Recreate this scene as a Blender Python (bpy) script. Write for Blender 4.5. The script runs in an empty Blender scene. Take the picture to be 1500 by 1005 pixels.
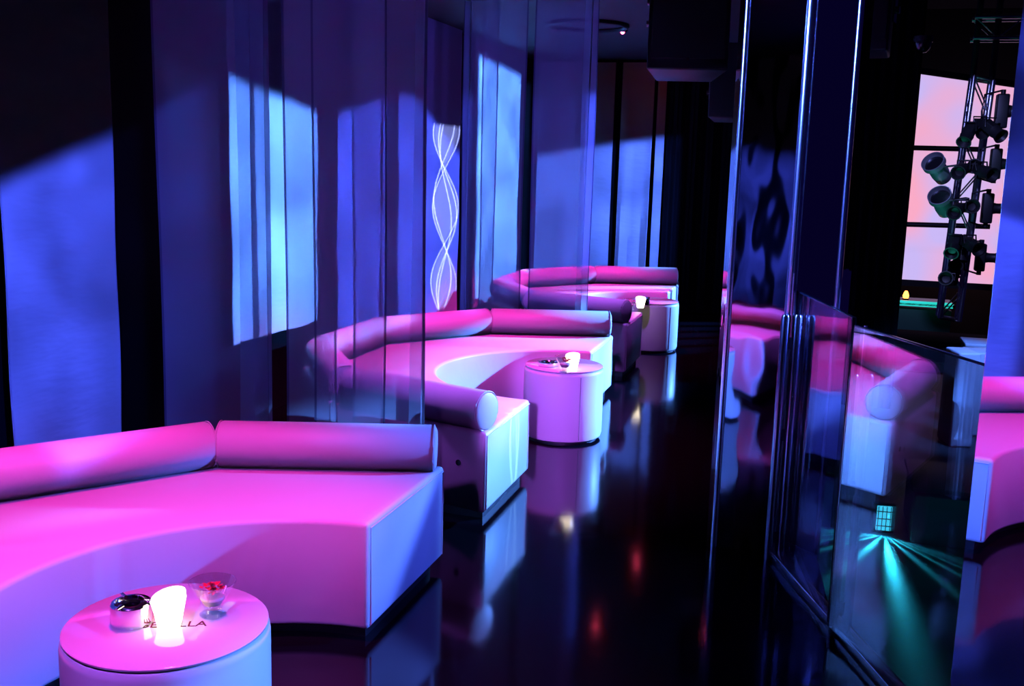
import bpy, bmesh, math, random
from mathutils import Vector, Matrix
random.seed(7)
C = bpy.context.scene.collection
PI = math.pi

# ------------------------------------------------------------------ camera
FOC, PX, PY, EYE = 1530.0, 750.0, 502.5, 1.65
_dn = Vector((500.0-PX, 9300.0-PY, FOC)).normalized()
_a = Vector((1210.0-PX, 250.0-PY, FOC)); _a = (_a-_dn*_a.dot(_dn)).normalized()
_Z = -_dn; _Y = _a; _X = _Y.cross(_Z)
def to_world(v): return Vector((_X.dot(v), _Y.dot(v), _Z.dot(v)))
def at(px, py, y):                      # point of the place seen at a pixel, at depth y
    d = to_world(Vector((px-PX, py-PY, FOC))); return Vector((0, 0, EYE))+d*(y/d.y)
cd = bpy.data.cameras.new('camera'); cam = bpy.data.objects.new('camera', cd); C.objects.link(cam)
cd.sensor_width = 36; cd.lens = FOC/1500*36; cd.clip_end = 100; cd.clip_start = .05
r, u, b = to_world(Vector((1, 0, 0))), to_world(Vector((0, -1, 0))), to_world(Vector((0, 0, -1)))
cam.matrix_world = Matrix(((r.x, u.x, b.x, 0), (r.y, u.y, b.y, 0), (r.z, u.z, b.z, EYE), (0, 0, 0, 1)))
sc = bpy.context.scene; sc.camera = cam
sc.view_settings.view_transform = 'Standard'; sc.view_settings.look = 'None'
sc.view_settings.gamma = 1; sc.view_settings.exposure = 0; sc.view_settings.use_curve_mapping = False
sc.cycles.max_bounces = 10; sc.cycles.diffuse_bounces = 0; sc.cycles.transparent_max_bounces = 24; sc.cycles.sample_clamp_indirect = 60
sc.cycles.caustics_reflective = False; sc.cycles.caustics_refractive = False

# ------------------------------------------------------------------ materials
def mat(name, col, rough=.5, metal=0, spec=.5, bump=None, coat=0, emit=None, estr=0):
    m = bpy.data.materials.new(name); m.use_nodes = True; nt = m.node_tree
    p = nt.nodes['Principled BSDF']
    p.inputs['Base Color'].default_value = (*col, 1); p.inputs['Roughness'].default_value = rough
    p.inputs['Metallic'].default_value = metal; p.inputs['Specular IOR Level'].default_value = spec
    p.inputs['Coat Weight'].default_value = coat; p.inputs['Coat Roughness'].default_value = .05
    if emit: p.inputs['Emission Color'].default_value = (*emit, 1); p.inputs['Emission Strength'].default_value = estr
    if bump:
        scale, stretch, strength, dist = bump
        tc = nt.nodes.new('ShaderNodeTexCoord'); mp = nt.nodes.new('ShaderNodeMapping'); mp.inputs['Scale'].default_value = stretch
        nz = nt.nodes.new('ShaderNodeTexNoise'); nz.inputs['Scale'].default_value = scale; nz.inputs['Detail'].default_value = 3
        bp = nt.nodes.new('ShaderNodeBump'); bp.inputs['Strength'].default_value = strength; bp.inputs['Distance'].default_value = dist
        nt.links.new(tc.outputs['Object'], mp.inputs[0]); nt.links.new(mp.outputs[0], nz.inputs['Vector'])
        nt.links.new(nz.outputs['Fac'], bp.inputs['Height']); nt.links.new(bp.outputs[0], p.inputs['Normal'])
    return m
def see_through(name, clear, tint, diffuse, gloss=None, grough=0.0):
    """cloth or glass: 'clear' of the light goes straight through, the rest is scattered or mirrored"""
    m = bpy.data.materials.new(name); m.use_nodes = True; nt = m.node_tree; nt.nodes.clear()
    out = nt.nodes.new('ShaderNodeOutputMaterial'); mx = nt.nodes.new('ShaderNodeMixShader')
    tr = nt.nodes.new('ShaderNodeBsdfTransparent'); tr.inputs[0].default_value = (*tint, 1)
    mx.inputs[0].default_value = clear; nt.links.new(tr.outputs[0], mx.inputs[2])
    if gloss:
        g = nt.nodes.new('ShaderNodeBsdfGlossy'); g.inputs['Color'].default_value = (*gloss, 1); g.inputs['Roughness'].default_value = grough
        nt.links.new(g.outputs[0], mx.inputs[1])
    else:
        d = nt.nodes.new('ShaderNodeBsdfDiffuse'); d.inputs[0].default_value = (*diffuse, 1)
        t = nt.nodes.new('ShaderNodeBsdfTranslucent'); t.inputs[0].default_value = (*diffuse, 1)
        m2 = nt.nodes.new('ShaderNodeMixShader'); m2.inputs[0].default_value = .4
        nt.links.new(d.outputs[0], m2.inputs[1]); nt.links.new(t.outputs[0], m2.inputs[2]); nt.links.new(m2.outputs[0], mx.inputs[1])
    nt.links.new(mx.outputs[0], out.inputs[0]); return m
def mirror_mat(name, col, rough, bump_scale, stretch, strength):
    m = mat(name, col, rough, 1, .5, (bump_scale, stretch, strength, .045)); return m

LEATHER = mat('white_leatherette', (.82, .81, .82), .42, 0, .4, (9, (1, 1, 1), .12, .02))
PIPING = mat('white_piping', (.8, .8, .8), .4)
BLACK = mat('black_plinth', (.006, .006, .008), .5)
SEAM = mat('seam_grey', (.25, .24, .26), .6)  # darker line of the drum table's side seam
FLOOR = mat('black_resin_floor', (.004, .0035, .006), .09, 0, .55, (2.2, (1, 1, 1), .05, .02))
CEIL = mat('black_ceiling', (.012, .011, .016), .6)
WALL = mat('black_wall', (.004, .004, .006), .85, 0, .1)
PANEL = mat('hanging_cloth', (.80, .80, .82), .55, 0, .35, (3.2, (1, .7, 2.6), .55, .03))
PANEL_HEM = mat('cloth_hem', (.7, .7, .74), .6)
DRAPE = mat('black_drape', (.0035, .0035, .006), .9, 0, .1)
SHEER = see_through('sheer_voile', .60, (.95, .95, 1), (.62, .60, .66))
SHEER_HEM = see_through('sheer_hem', .25, (.7, .7, .8), (.16, .15, .22))
SHEER_FOLD = see_through('sheer_fold', .40, (.95, .95, 1), (.7, .68, .74))
GLASS = see_through('balustrade_glass', .68, (.93, .95, .97), None, (.95, .93, 1), 0.0)
GLASS_EDGE = mat('glass_edge', (.03, .04, .06), .15)
CLEAR = see_through('clear_glass', .86, (.98, .98, 1), None, (1, 1, 1), .02)
TABLE_GLASS = mat('table_glass', (.78, .72, .78), .06, 0, .8, coat=.6)
CHROME = mat('chrome', (.82, .82, .86), .12, 1)
CAN_CHROME = mat('brushed_can', (.6, .65, .7), .38, .8)
STEEL = mat('dark_steel', (.35, .35, .4), .25, 1)
COLUMN = mirror_mat('polished_steel_sheet', (.62, .60, .70), .03, 1.6, (1, 1, .55), .22)
COLUMN_EDGE = mat('polished_edge', (.8, .8, .9), .22, 1)
MIRROR = mat('mirror', (.72, .70, .80), .0, 1)
BODY = mat('speaker_black', (.012, .012, .016), .45)
GRILLE = mat('speaker_grille', (.006, .006, .009), .7)
LAMPBODY = mat('fixture_black', (.008, .008, .01), .5)
ALU = mat('truss_aluminium', (.55, .55, .6), .3, 1)
PAPER = mat('lettering_ink', (.12, .01, .03), .5)
ASH_DARK = mat('ashtray_inside', (.05, .05, .06), .2, .8)
PETAL = mat('rose_petal', (.75, .02, .05), .5)
CREAM = mat('pale_dessert', (.8, .62, .6), .4)
CANDLE = mat('glowing_candle_glass', (.9, .85, .7), .3, 0, .5, emit=(1, .84, .58), estr=4.5)
FLAME = mat('led_tip', (1, .9, .6), .3, emit=(1, .85, .5), estr=6)
RED_LENS = mat('red_lamp_lens', (.8, .05, .1), .3, emit=(1, .06, .16), estr=40)
AMBER_LENS = mat('amber_lamp_lens', (.9, .3, .05), .3, emit=(1, .22, .03), estr=9)
CYAN_LENS = mat('cyan_lamp_lens', (.1, .6, .8), .2, emit=(.05, .55, .8), estr=2.2)
GREEN_STRIP = mat('green_led_strip', (.1, .7, .6), .3, emit=(.02, .62, .55), estr=1.1)
WHITE_PVC = mat('white_cube', (.8, .8, .85), .4)
PIT_FLOOR = mat('pit_floor', (.01, .01, .012), .6, 0, .2)
HALL_FLOOR = mat('dance_floor', (.06, .066, .07), .4, 0, .3)

# ------------------------------------------------------------------ mesh helpers
def obj(name, bm, m, parent=None, smooth=True, loc=None):
    me = bpy.data.meshes.new(name)
    bmesh.ops.recalc_face_normals(bm, faces=bm.faces[:])
    bm.to_mesh(me); bm.free()
    for p in me.polygons: p.use_smooth = smooth
    if smooth:
        try: me.set_sharp_from_angle(angle=math.radians(42))
        except Exception: pass
    me.materials.append(m)
    o = bpy.data.objects.new(name, me); C.objects.link(o)
    if parent: o.parent = parent
    if loc: o.location = loc
    return o
def tag(o, label=None, cat=None, group=None, kind=None):
    if label: o['label'] = label
    if cat: o['category'] = cat
    if group: o['group'] = group
    if kind: o['kind'] = kind
    return o
def thing(name, label, cat, loc=(0, 0, 0), rz=0, group=None):
    o = bpy.data.objects.new(name, None); C.objects.link(o); o.location = loc; o.rotation_euler = (0, 0, rz)
    o.empty_display_size = .1
    return tag(o, label, cat, group)
def copy_tree(root, loc, rz, label, group=None):
    def cp(o, parent):
        c = o.copy(); C.objects.link(c)
        if parent: c.parent = parent
        for ch in o.children: cp(ch, c)
        return c
    c = cp(root, None); c.location = loc; c.rotation_euler = (0, 0, rz); c['label'] = label
    if group: c['group'] = group
    return c
def structure(name, bm, m, smooth=False): return tag(obj(name, bm, m, None, smooth), kind='structure')
def new(): return bmesh.new()
def box(bm, c, s, M=None):
    vs = []
    for dx in (-.5, .5):
        for dy in (-.5, .5):
            for dz in (-.5, .5):
                v = Vector((dx*s[0], dy*s[1], dz*s[2]))
                if M: v = M @ v
                vs.append(bm.verts.new(v+Vector(c)))
    for f in ((0, 1, 3, 2), (4, 6, 7, 5), (0, 4, 5, 1), (2, 3, 7, 6), (0, 2, 6, 4), (1, 5, 7, 3)):
        bm.faces.new([vs[i] for i in f])
    return vs
def soft(bm, w, ang=40, seg=3):
    bm.normal_update()
    es = [e for e in bm.edges if len(e.link_faces) == 2 and e.calc_face_angle(0) > math.radians(ang)]
    bmesh.ops.bevel(bm, geom=es, offset=w, segments=seg, affect='EDGES', profile=.5)
    return bm
def sbox(c, s, w=.01, M=None):
    bm = new(); box(bm, c, s, M); return soft(bm, w)
def prism(bm, pts, z0, z1):
    a = [bm.verts.new((x, y, z0)) for x, y in pts]; b_ = [bm.verts.new((x, y, z1)) for x, y in pts]
    n = len(pts)
    bm.faces.new(a[::-1]); bm.faces.new(b_)
    for i in range(n): bm.faces.new((a[i], a[(i+1) % n], b_[(i+1) % n], b_[i]))
    return bm
def lathe(bm, prof, n=48, M=None):
    rings = []
    for rr, z in prof:
        if rr < 1e-6:
            v = Vector((0, 0, z)); rings.append([bm.verts.new(M @ v if M else v)])
        else:
            ring = []
            for k in range(n):
                v = Vector((rr*math.cos(2*PI*k/n), rr*math.sin(2*PI*k/n), z)); ring.append(bm.verts.new(M @ v if M else v))
            rings.append(ring)
    for p, q in zip(rings, rings[1:]):
        if len(p) == 1 and len(q) == 1: continue
        for k in range(n):
            k2 = (k+1) % n
            if len(p) == 1: bm.faces.new((p[0], q[k], q[k2]))
            elif len(q) == 1: bm.faces.new((p[k], p[k2], q[0]))
            else: bm.faces.new((p[k], p[k2], q[k2], q[k]))
    return bm
def tube(bm, pts, rad, n=10, closed=False):
    pts = [Vector(p) for p in pts]; rings = []
    N = len(pts)
    for i, p in enumerate(pts):
        if closed: t = (pts[(i+1) % N]-pts[i-1]).normalized()
        else: t = (pts[min(i+1, N-1)]-pts[max(i-1, 0)]).normalized()
        up = Vector((0, 0, 1)) if abs(t.z) < .9 else Vector((1, 0, 0))
        s = t.cross(up).normalized(); w = s.cross(t)
        rings.append([bm.verts.new(p+s*rad*math.cos(2*PI*k/n)+w*rad*math.sin(2*PI*k/n)) for k in range(n)])
    for i in range(N if closed else N-1):
        p, q = rings[i], rings[(i+1) % N]
        for k in range(n): bm.faces.new((p[k], p[(k+1) % n], q[(k+1) % n], q[k]))
    if not closed: bm.faces.new(rings[0]); bm.faces.new(rings[-1][::-1])
    return bm
def frame_to(z_dir, up=Vector((0, 0, 1))):        # rotation whose +Z points along z_dir
    z = Vector(z_dir).normalized(); x = up.cross(z)
    if x.length < 1e-4: x = Vector((1, 0, 0))
    x.normalize(); y = z.cross(x)
    return Matrix((x, y, z)).transposed()

# ------------------------------------------------------------------ setting
CEIL_Z, WX, WY = 2.82, -3.36, 12.05
bm = new(); prism(bm, [(-3.5, -2.5), (.62, -2.5), (.66, 2.6), (.53, 3.02), (.13, 4.05), (.05, 4.9), (.15, 6.2), (.15, 12.2), (-3.5, 12.2)], -.6, 0)
structure('floor', bm, FLOOR)
bm = new(); prism(bm, [(-3.5, -2.5), (.2, -2.5), (.2, 12.2), (-3.5, 12.2)], CEIL_Z, CEIL_Z+.2); structure('ceiling', bm, CEIL)
bm = new(); box(bm, (WX-.1, 4.8, 1.6), (.2, 14.8, 3.4)); structure('wall_left', bm, WALL)
bm = new(); box(bm, (-1.4, -2.6, 1.5), (4.2, .2, 3.0)); structure('wall_front', bm, WALL)
bm = new(); box(bm, (-1.65, WY+.1, 1.5), (3.7, .2, 3.0)); structure('wall_back', bm, WALL)
bm = new(); box(bm, (4.1, 4.75, -.55), (8.2, 14.5, .1)); structure('floor_dancefloor', bm, HALL_FLOOR)
bm = new(); box(bm, (4.1, 18.0, -1.75), (8.2, 12.2, .1)); structure('floor_pit', bm, PIT_FLOOR)
bm = new(); box(bm, (4.1, 12.05, -1.1), (8.2, .1, 1.2)); structure('wall_pit', bm, WALL)
PIT = -1.7
bm = new(); box(bm, (4.1, 24.1, 2.2), (9, .2, 5.6)); structure('wall_hall', bm, WALL)
bm = new(); box(bm, (4.3, 11.0, 5.1), (8.2, 27, .2)); structure('ceiling_hall', bm, CEIL)
LOW = -.5

# ------------------------------------------------------------------ sofa booths
def pol(ang, rad): return Vector((-math.sin(ang)*rad, math.cos(ang)*rad, 0))
SEAT = .43
def make_booth():
    root = thing('sofa_booth', '', 'sofa', (-1.39, 2.345, 0))
    V = [pol(PI, 1.50)]+[pol(k*PI/5, 1.54) for k in (4, 3, 2, 1)]+[pol(0, 1.50)]
    inn = [pol(PI*i/54.0, .755) for i in range(55)]
    bm = new(); prism(bm, [(p.x, p.y) for p in inn+V], .045, SEAT); soft(bm, .018, 30, 3)
    seat = obj('seat_base', bm, LEATHER, root)
    for ang in (0, PI):                        # piped seam round the end face that meets the aisle
        i_, o_ = pol(ang, .775).y, pol(ang, 1.48).y
        bm = new(); tube(bm, [(.001, i_, .06), (.001, i_, SEAT-.02), (.001, o_, SEAT-.02), (.001, o_, .06)], .0035, 6)
        obj('piping', bm, PIPING, seat)
    for k in range(5):
        a0, a1 = k*PI/5, (k+1)*PI/5
        # bolster lying along the outer edge
        mid = (a0+a1)/2; dist, rad = 1.37, .093
        half = dist*math.tan(PI/10)-.012
        ex = Vector((-math.cos(mid), -math.sin(mid), 0))
        prof = [(0, -half), (rad-.022, -half), (rad-.008, -half+.006), (rad, -half+.024), (rad*1.01, 0), (rad, half-.024), (rad-.008, half-.006), (rad-.022, half), (0, half)]
        bm = new(); Mx = Matrix.Translation(pol(mid, dist)+Vector((0, 0, SEAT+rad-.006))) @ frame_to(ex).to_4x4()
        lathe(bm, prof, 40, Mx)
        bol = obj('bolster', bm, LEATHER, root)
        for s in (-1, 1):
            bm = new(); cpt = pol(mid, dist)+Vector((0, 0, SEAT+rad-.006))+ex*s*(half-.012); F = frame_to(ex)
            tube(bm, [cpt+F @ Vector((math.cos(t*PI/12)*(rad-.001), math.sin(t*PI/12)*(rad-.001), 0)) for t in range(24)], .003, 6, True)
            obj('piping', bm, PIPING, bol)
    pts = [pol(PI*i/30, .80) for i in range(31)]+[pol(PI-PI*i/30, 1.43) for i in range(31)]
    bm = new(); prism(bm, [(p.x-.03, p.y) for p in pts], 0, .046); obj('plinth', bm, BLACK, root)
    # little vent grommet on the flat outer side of the near arm
    bm = new(); lathe(bm, [(0, 0), (.014, 0), (.014, .004), (.009, .006), (0, .006)], 16,
        Matrix.Translation(pol(PI*.97, 1.48)+Vector((0, 0, .27))) @ frame_to(pol(PI*.9, 1)).to_4x4()); obj('grommet', bm, BLACK, root)
    return root
booth = make_booth(); booth['group'] = 'white sofa booths along the aisle'
booth['label'] = 'nearest white horseshoe sofa, cut by the left frame, behind the large foreground table'
CENT = [2.345, 5.89, 9.435]
copy_tree(booth, (-1.39, CENT[1], 0), 0, 'middle white horseshoe sofa, partly behind sheer curtains, wrapped round the second drum table')
copy_tree(booth, (-1.39, CENT[2], 0), 0, 'farthest white horseshoe sofa in front of the black end curtain')

# ------------------------------------------------------------------ drum tables
def make_table(r0=.245, h=.44, seam_deg=-52):
    root = thing('drum_table', '', 'table', (0, 0, 0))
    prof = [(0, .012), (r0-.02, .012), (r0-.006, .02), (r0, .04), (r0, h-.03), (r0-.003, h-.014), (r0-.012, h-.006), (0, h-.006)]
    bm = new(); lathe(bm, prof, 72); body = obj('drum_body', bm, LEATHER, root)
    bm = new(); a = math.radians(seam_deg)
    p = Vector((math.cos(a)*(r0+.0002), math.sin(a)*(r0+.0002), 0))
    tube(bm, [p+Vector((0, 0, .03)), p+Vector((0, 0, h-.03))], .0022, 6)
    obj('seam', bm, SEAM, body)
    bm = new(); lathe(bm, [(0, h-.006), (r0-.012, h-.006), (r0-.006, h-.003), (r0-.005, h+.002), (r0-.009, h+.005), (0, h+.005)], 72)
    obj('glass_top', bm, TABLE_GLASS, root)
    bm = new(); lathe(bm, [(0, 0), (r0-.03, 0), (r0-.03, .0125), (0, .0125)], 48); obj('plinth', bm, BLACK, root)
    return root
TP = [(-1.553, 2.20), (-1.435, 6.07), (-1.42, 9.37)]
TOP = .445
t1 = make_table(.262, .44, 70); t1.location = (*TP[0], 0)
tag(t1, 'large foreground white drum table with pink lit glass top', 'table', 'white drum tables')
t2 = make_table(.242); t2.location = (*TP[1], 0)
tag(t2, 'white drum table with a side seam standing in the middle booth', 'table', 'white drum tables')
copy_tree(t2, (*TP[2], 0), .25, 'small far white drum table standing in the farthest booth')
# printed word under the foreground table glass
cu = bpy.data.curves.new('lettering', 'FONT'); cu.body = 'BE VILLA'; cu.size = .044; cu.align_x = 'CENTER'; cu.extrude = .0004
ob = bpy.data.objects.new('lettering', cu); C.objects.link(ob)
dg = bpy.context.evaluated_depsgraph_get(); me = bpy.data.meshes.new_from_object(ob.evaluated_get(dg)); bpy.data.objects.remove(ob)
me.materials.clear(); me.materials.append(PAPER); ob = bpy.data.objects.new('lettering', me); C.objects.link(ob)
top1 = [c for c in t1.children if c.name.startswith('glass_top')][0]
ob.parent = top1; ob.location = (.03, -.02, .4456); ob.rotation_euler = (0, 0, .42); ob['label'] = 'dark printed lettering'

# ---- things on the tables
def make_ashtray(rad, h):
    root = thing('ashtray', '', 'ashtray')
    bm = new(); lathe(bm, [(0, 0), (rad*.93, 0), (rad, .006), (rad, h-.004), (rad-.004, h), (rad-.010, h), (rad-.013, h-.012), (rad*.55, h-.022), (0, h-.022)], 48)
    obj('bowl', bm, CHROME, root)
    bm = new(); lathe(bm, [(rad-.012, h-.010), (rad*.45, h-.004), (rad*.42, h-.012), (rad-.014, h-.016), (rad-.012, h-.010)], 40); obj('cover_ring', bm, ASH_DARK, root)
    for k in range(3):
        bm = new(); a = k*2*PI/3+.5
        lathe(bm, [(0, -.012), (.0055, -.012), (.0055, .012), (0, .012)], 12, Matrix.Translation((math.cos(a)*(rad-.007), math.sin(a)*(rad-.007), h)) @ frame_to((math.cos(a), math.sin(a), 0)).to_4x4())
        obj('rest', bm, CHROME, root)
    return root
def make_candle(rb, rt, h, ph):
    root = thing('candle_lamp', '', 'candle')
    bm = new(); n = 40; prof = [(rb*.9, 0, 0), (rb, .006, 0), (rb+(rt-rb)*.5, h*.5, 0), (rt, h*.86, .5), (rt*.97, h, 1), (rt*.86, h, 1), (rt*.80, h*.82, .4), (rb*.8, .02, 0)]
    rings = []
    for rr, z, w in prof:
        rings.append([bm.verts.new((rr*math.cos(2*PI*k/n), rr*math.sin(2*PI*k/n), z+w*.010*math.cos(2*PI*k/n-ph))) for k in range(n)])
    for p, q in zip(rings, rings[1:]):
        for k in range(n): bm.faces.new((p[k], p[(k+1) % n], q[(k+1) % n], q[k]))
    bm.faces.new(rings[0][::-1]); bm.faces.new(rings[-1])
    obj('glass', bm, CANDLE, root)
    bm = new(); lathe(bm, [(0, .019), (.006, .02), (.007, .035), (.004, .045), (0, .05)], 12); obj('flame', bm, FLAME, root)
    return root
def make_dessert_glass(s=1.0):
    root = thing('dessert_glass', '', 'glass')
    prof = [(0, 0), (.034, 0), (.035, .003), (.022, .007), (.020, .018), (.026, .024), (.045, .060), (.062, .092), (.060, .0925), (.043, .061), (.024, .028), (0, .026)]
    bm = new(); lathe(bm, [(a*s, z*s) for a, z in prof], 40); obj('bowl', bm, CLEAR, root)
    bm = new(); tube(bm, [(.061*s*math.cos(t*PI/16), .061*s*math.sin(t*PI/16), .0923*s) for t in range(32)], .0016, 6, True); obj('rim', bm, CLEAR, root)
    return root
def make_petals(s, label):
    bm = new()
    lathe(bm, [(0, .030*s), (.022*s, .030*s), (.032*s, .047*s), (.030*s, .052*s), (0, .056*s)], 20)
    o = obj('dessert', bm, CREAM); tag(o, label[0], 'dessert')
    bm = new()
    for k in range(44):
        a = random.uniform(0, 2*PI); rr = random.uniform(0, .034)*s; z = (.062+random.uniform(0, .030)*(1-rr/(.06*s)))*s
        Mx = Matrix.Translation((rr*math.cos(a), rr*math.sin(a), z)) @ Matrix.Rotation(random.uniform(0, 6.28), 4, 'Z') @ Matrix.Rotation(random.uniform(-.9, .9), 4, 'X')
        grid = [[bm.verts.new(Mx @ Vector((i*.006*s, j*.005*s, .0012*(i*i+j*j)*s-.0*s))) for j in (-1, 0, 1)] for i in (-1, 0, 1)]
        for i in range(2):
            for j in range(2): bm.faces.new((grid[i][j], grid[i+1][j], grid[i+1][j+1], grid[i][j+1]))
    p = obj('rose_petals', bm, PETAL); tag(p, label[1], 'petals', kind='stuff')
    return o, p
def onto(px, py, z):
    d = to_world(Vector((px-PX, py-PY, FOC))); q = Vector((0, 0, EYE))+d*((z-EYE)/d.z); return q
ZT = TOP+.0002
ash1 = make_ashtray(.052, .058); ash1.location = onto(193, 912, ZT); ash1['label'] = 'round chrome lidded ashtray left of the candle on the foreground table'
can1 = make_candle(.030, .044, .086, 1.0); can1.location = onto(248, 918, ZT); can1['label'] = 'glowing white candle lamp on the foreground table'
gl1 = make_dessert_glass(1.0); gl1.location = onto(312, 900, ZT); gl1['label'] = 'clear glass bowl with red petals at right of the foreground table'
d1, p1 = make_petals(1.0, ('pale dessert inside the glass bowl on the foreground table', 'red petals heaped in the glass bowl on the foreground table'))
d1.location = gl1.location; p1.location = gl1.location
ash2 = copy_tree(ash1, onto(803, 536, ZT), .6, 'low metal ashtray left of the candle on the middle table'); ash2.scale = (1.15, 1.15, .45)
can2 = copy_tree(can1, onto(838, 541, ZT), .4, 'glowing pinkish candle lamp on the middle booth table')
gl2 = copy_tree(gl1, onto(827, 545, ZT), 0, 'clear dessert glass with pink filling in front of the middle table candle')
d2 = d1.copy(); C.objects.link(d2); d2.location = gl2.location; d2['label'] = 'pink dessert inside the glass on the middle table'
p2 = p1.copy(); C.objects.link(p2); p2.location = gl2.location; p2['label'] = 'red petals in the glass on the middle table'
can3 = copy_tree(can1, onto(938, 451, ZT), .9, 'glowing candle lamp on the farthest drum table')
gl3 = copy_tree(gl1, onto(923, 453.5, ZT), .9, 'dessert glass with pink filling left of the candle on the farthest table')
d3 = d1.copy(); C.objects.link(d3); d3.location = gl3.location; d3['label'] = 'pink dessert inside the glass on the farthest table'
p3 = p1.copy(); C.objects.link(p3); p3.location = gl3.location; p3['label'] = 'red petals in the glass on the farthest table'
ash3 = copy_tree(ash1, onto(943, 446, ZT), .2, 'chrome ashtray behind the candle on the farthest table')

# ---- round pouf at the end of the row
bm = new(); lathe(bm, [(0, .01), (.25, .01), (.27, .03), (.275, .06), (.275, .37), (.268, .40), (.24, .42), (0, .425)], 56)
pf = thing('round_pouf', 'white round pouf with pink top beyond the farthest sofa', 'pouf', (-1.72, 11.42, 0))
obj('body', bm, LEATHER, pf)
bm = new(); lathe(bm, [(0, 0), (.24, 0), (.24, .011), (0, .011)], 32); obj('plinth', bm, BLACK, pf)

# ------------------------------------------------------------------ hanging cloth panels on the walls
def cloth_panel(p0, p1, z0, z1, label, sag=.0, seed=0):
    p0, p1 = Vector((*p0, 0)), Vector((*p1, 0)); d = p1-p0; L = d.length; d.normalize(); nrm = Vector((-d.y, d.x, 0))
    rnd = random.Random(seed)
    ph = [rnd.uniform(0, 6.28) for _ in range(6)]
    nu, nv = max(8, int(L*16)), 40
    root = thing('cloth_panel', label, 'hanging cloth', (p0+p1)/2+Vector((0, 0, z0)), 0, 'white cloth panels hung on the walls')
    off = (p0+p1)/2+Vector((0, 0, z0))
    def srf(i, j, back=0):
        s = i/nu; t = j/nv
        w = sag*(1-t)*(.6*math.sin(s*7+ph[0])+.4*math.sin(s*15+ph[1]+t*2))+.006*math.sin(t*17+s*3+ph[2])*(1-t)
        return p0+d*L*s+Vector((0, 0, z0+(z1-z0)*t))+nrm*(w-back)-off
    bm = new()
    F = [[bm.verts.new(srf(i, j)) for j in range(nv+1)] for i in range(nu+1)]
    K = [[bm.verts.new(srf(i, j, .006)) for j in range(nv+1)] for i in range(nu+1)]
    for i in range(nu):
        for j in range(nv):
            bm.faces.new((F[i][j], F[i+1][j], F[i+1][j+1], F[i][j+1])); bm.faces.new((K[i][j], K[i][j+1], K[i+1][j+1], K[i+1][j]))
    for i in range(nu):
        bm.faces.new((F[i][0], K[i][0], K[i+1][0], F[i+1][0])); bm.faces.new((F[i][nv], F[i+1][nv], K[i+1][nv], K[i][nv]))
    for j in range(nv):
        bm.faces.new((F[0][j], F[0][j+1], K[0][j+1], K[0][j])); bm.faces.new((F[nu][j], K[nu][j], K[nu][j+1], F[nu][j+1]))
    sh = obj('cloth', bm, PANEL, root)
    bm = new()
    for i_ in (0, nu):
        tube(bm, [srf(i_, j, .003) for j in range(nv+1)], .005, 6)
    tube(bm, [srf(i, 0, .003) for i in range(nu+1)], .006, 6)
    obj('hem', bm, PANEL_HEM, sh)
    return root
X0 = -3.30
cloth_panel((X0, 1.75), (X0, 3.42), .20, CEIL_Z, 'white cloth panel above the nearest sofa seen only in the mirror panel', .012, 9)
cloth_panel((X0, 3.62), (X0, 4.35), .20, CEIL_Z, 'leftmost white cloth panel, above the nearest sofa back', .008, 1)
cloth_panel((X0, 5.40), (X0, 6.49), .53, CEIL_Z, 'bright white cloth panel seen between the two nearest sheer curtains', .02, 2)
cloth_panel((X0, 6.80), (X0, 7.55), .30, CEIL_Z, 'narrow white cloth panel seen only through the second sheer curtain', .012, 3)
cloth_panel((X0, 7.61), (X0, 9.38), .22, CEIL_Z, 'white cloth panel with a twisting ribbon of light, behind the middle sofa', .012, 4)
cloth_panel((X0, 9.80), (X0, 11.35), .2, CEIL_Z, 'white cloth panel behind the farthest sofa, left of the black gap', .02, 5)
Y0 = 11.95
cloth_panel((-2.36, Y0), (-3.24, Y0), .2, CEIL_Z-.04, 'white cloth panel on the end wall behind the far sheer curtain', .02, 6)
cloth_panel((-1.91, Y0), (-2.27, Y0), .2, CEIL_Z-.04, 'draped white cloth panel on the end wall with deep soft folds', .05, 7)
cloth_panel((-1.77, Y0-.02), (-1.86, Y0-.02), .2, CEIL_Z-.04, 'very narrow white cloth strip beside the black end curtain', .0, 8)
cloth_panel((-3.25, -2.40), (-3.00, -2.40), .2, CEIL_Z-.04, 'white cloth panel seen only as the left blue blur in the steel column', .02, 10)
cloth_panel((-2.84, -2.40), (-2.48, -2.40), .2, CEIL_Z-.04, 'white cloth panel seen only as the right blue blur in the steel column', .02, 11)
# black end curtain with shallow folds
bm = new(); n = 120; pr = []
for i in range(n+1):
    x = -1.74+i*(1.95/n); pr.append((x, 11.90+.03*math.sin(i*.55)+.012*math.sin(i*1.7)))
prism(bm, pr+[(.21, 12.03), (-1.74, 12.03)], .01, CEIL_Z-.01)
tag(obj('end_curtain', bm, DRAPE), 'black pleated curtain closing the far end of the aisle', 'curtain')

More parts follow.
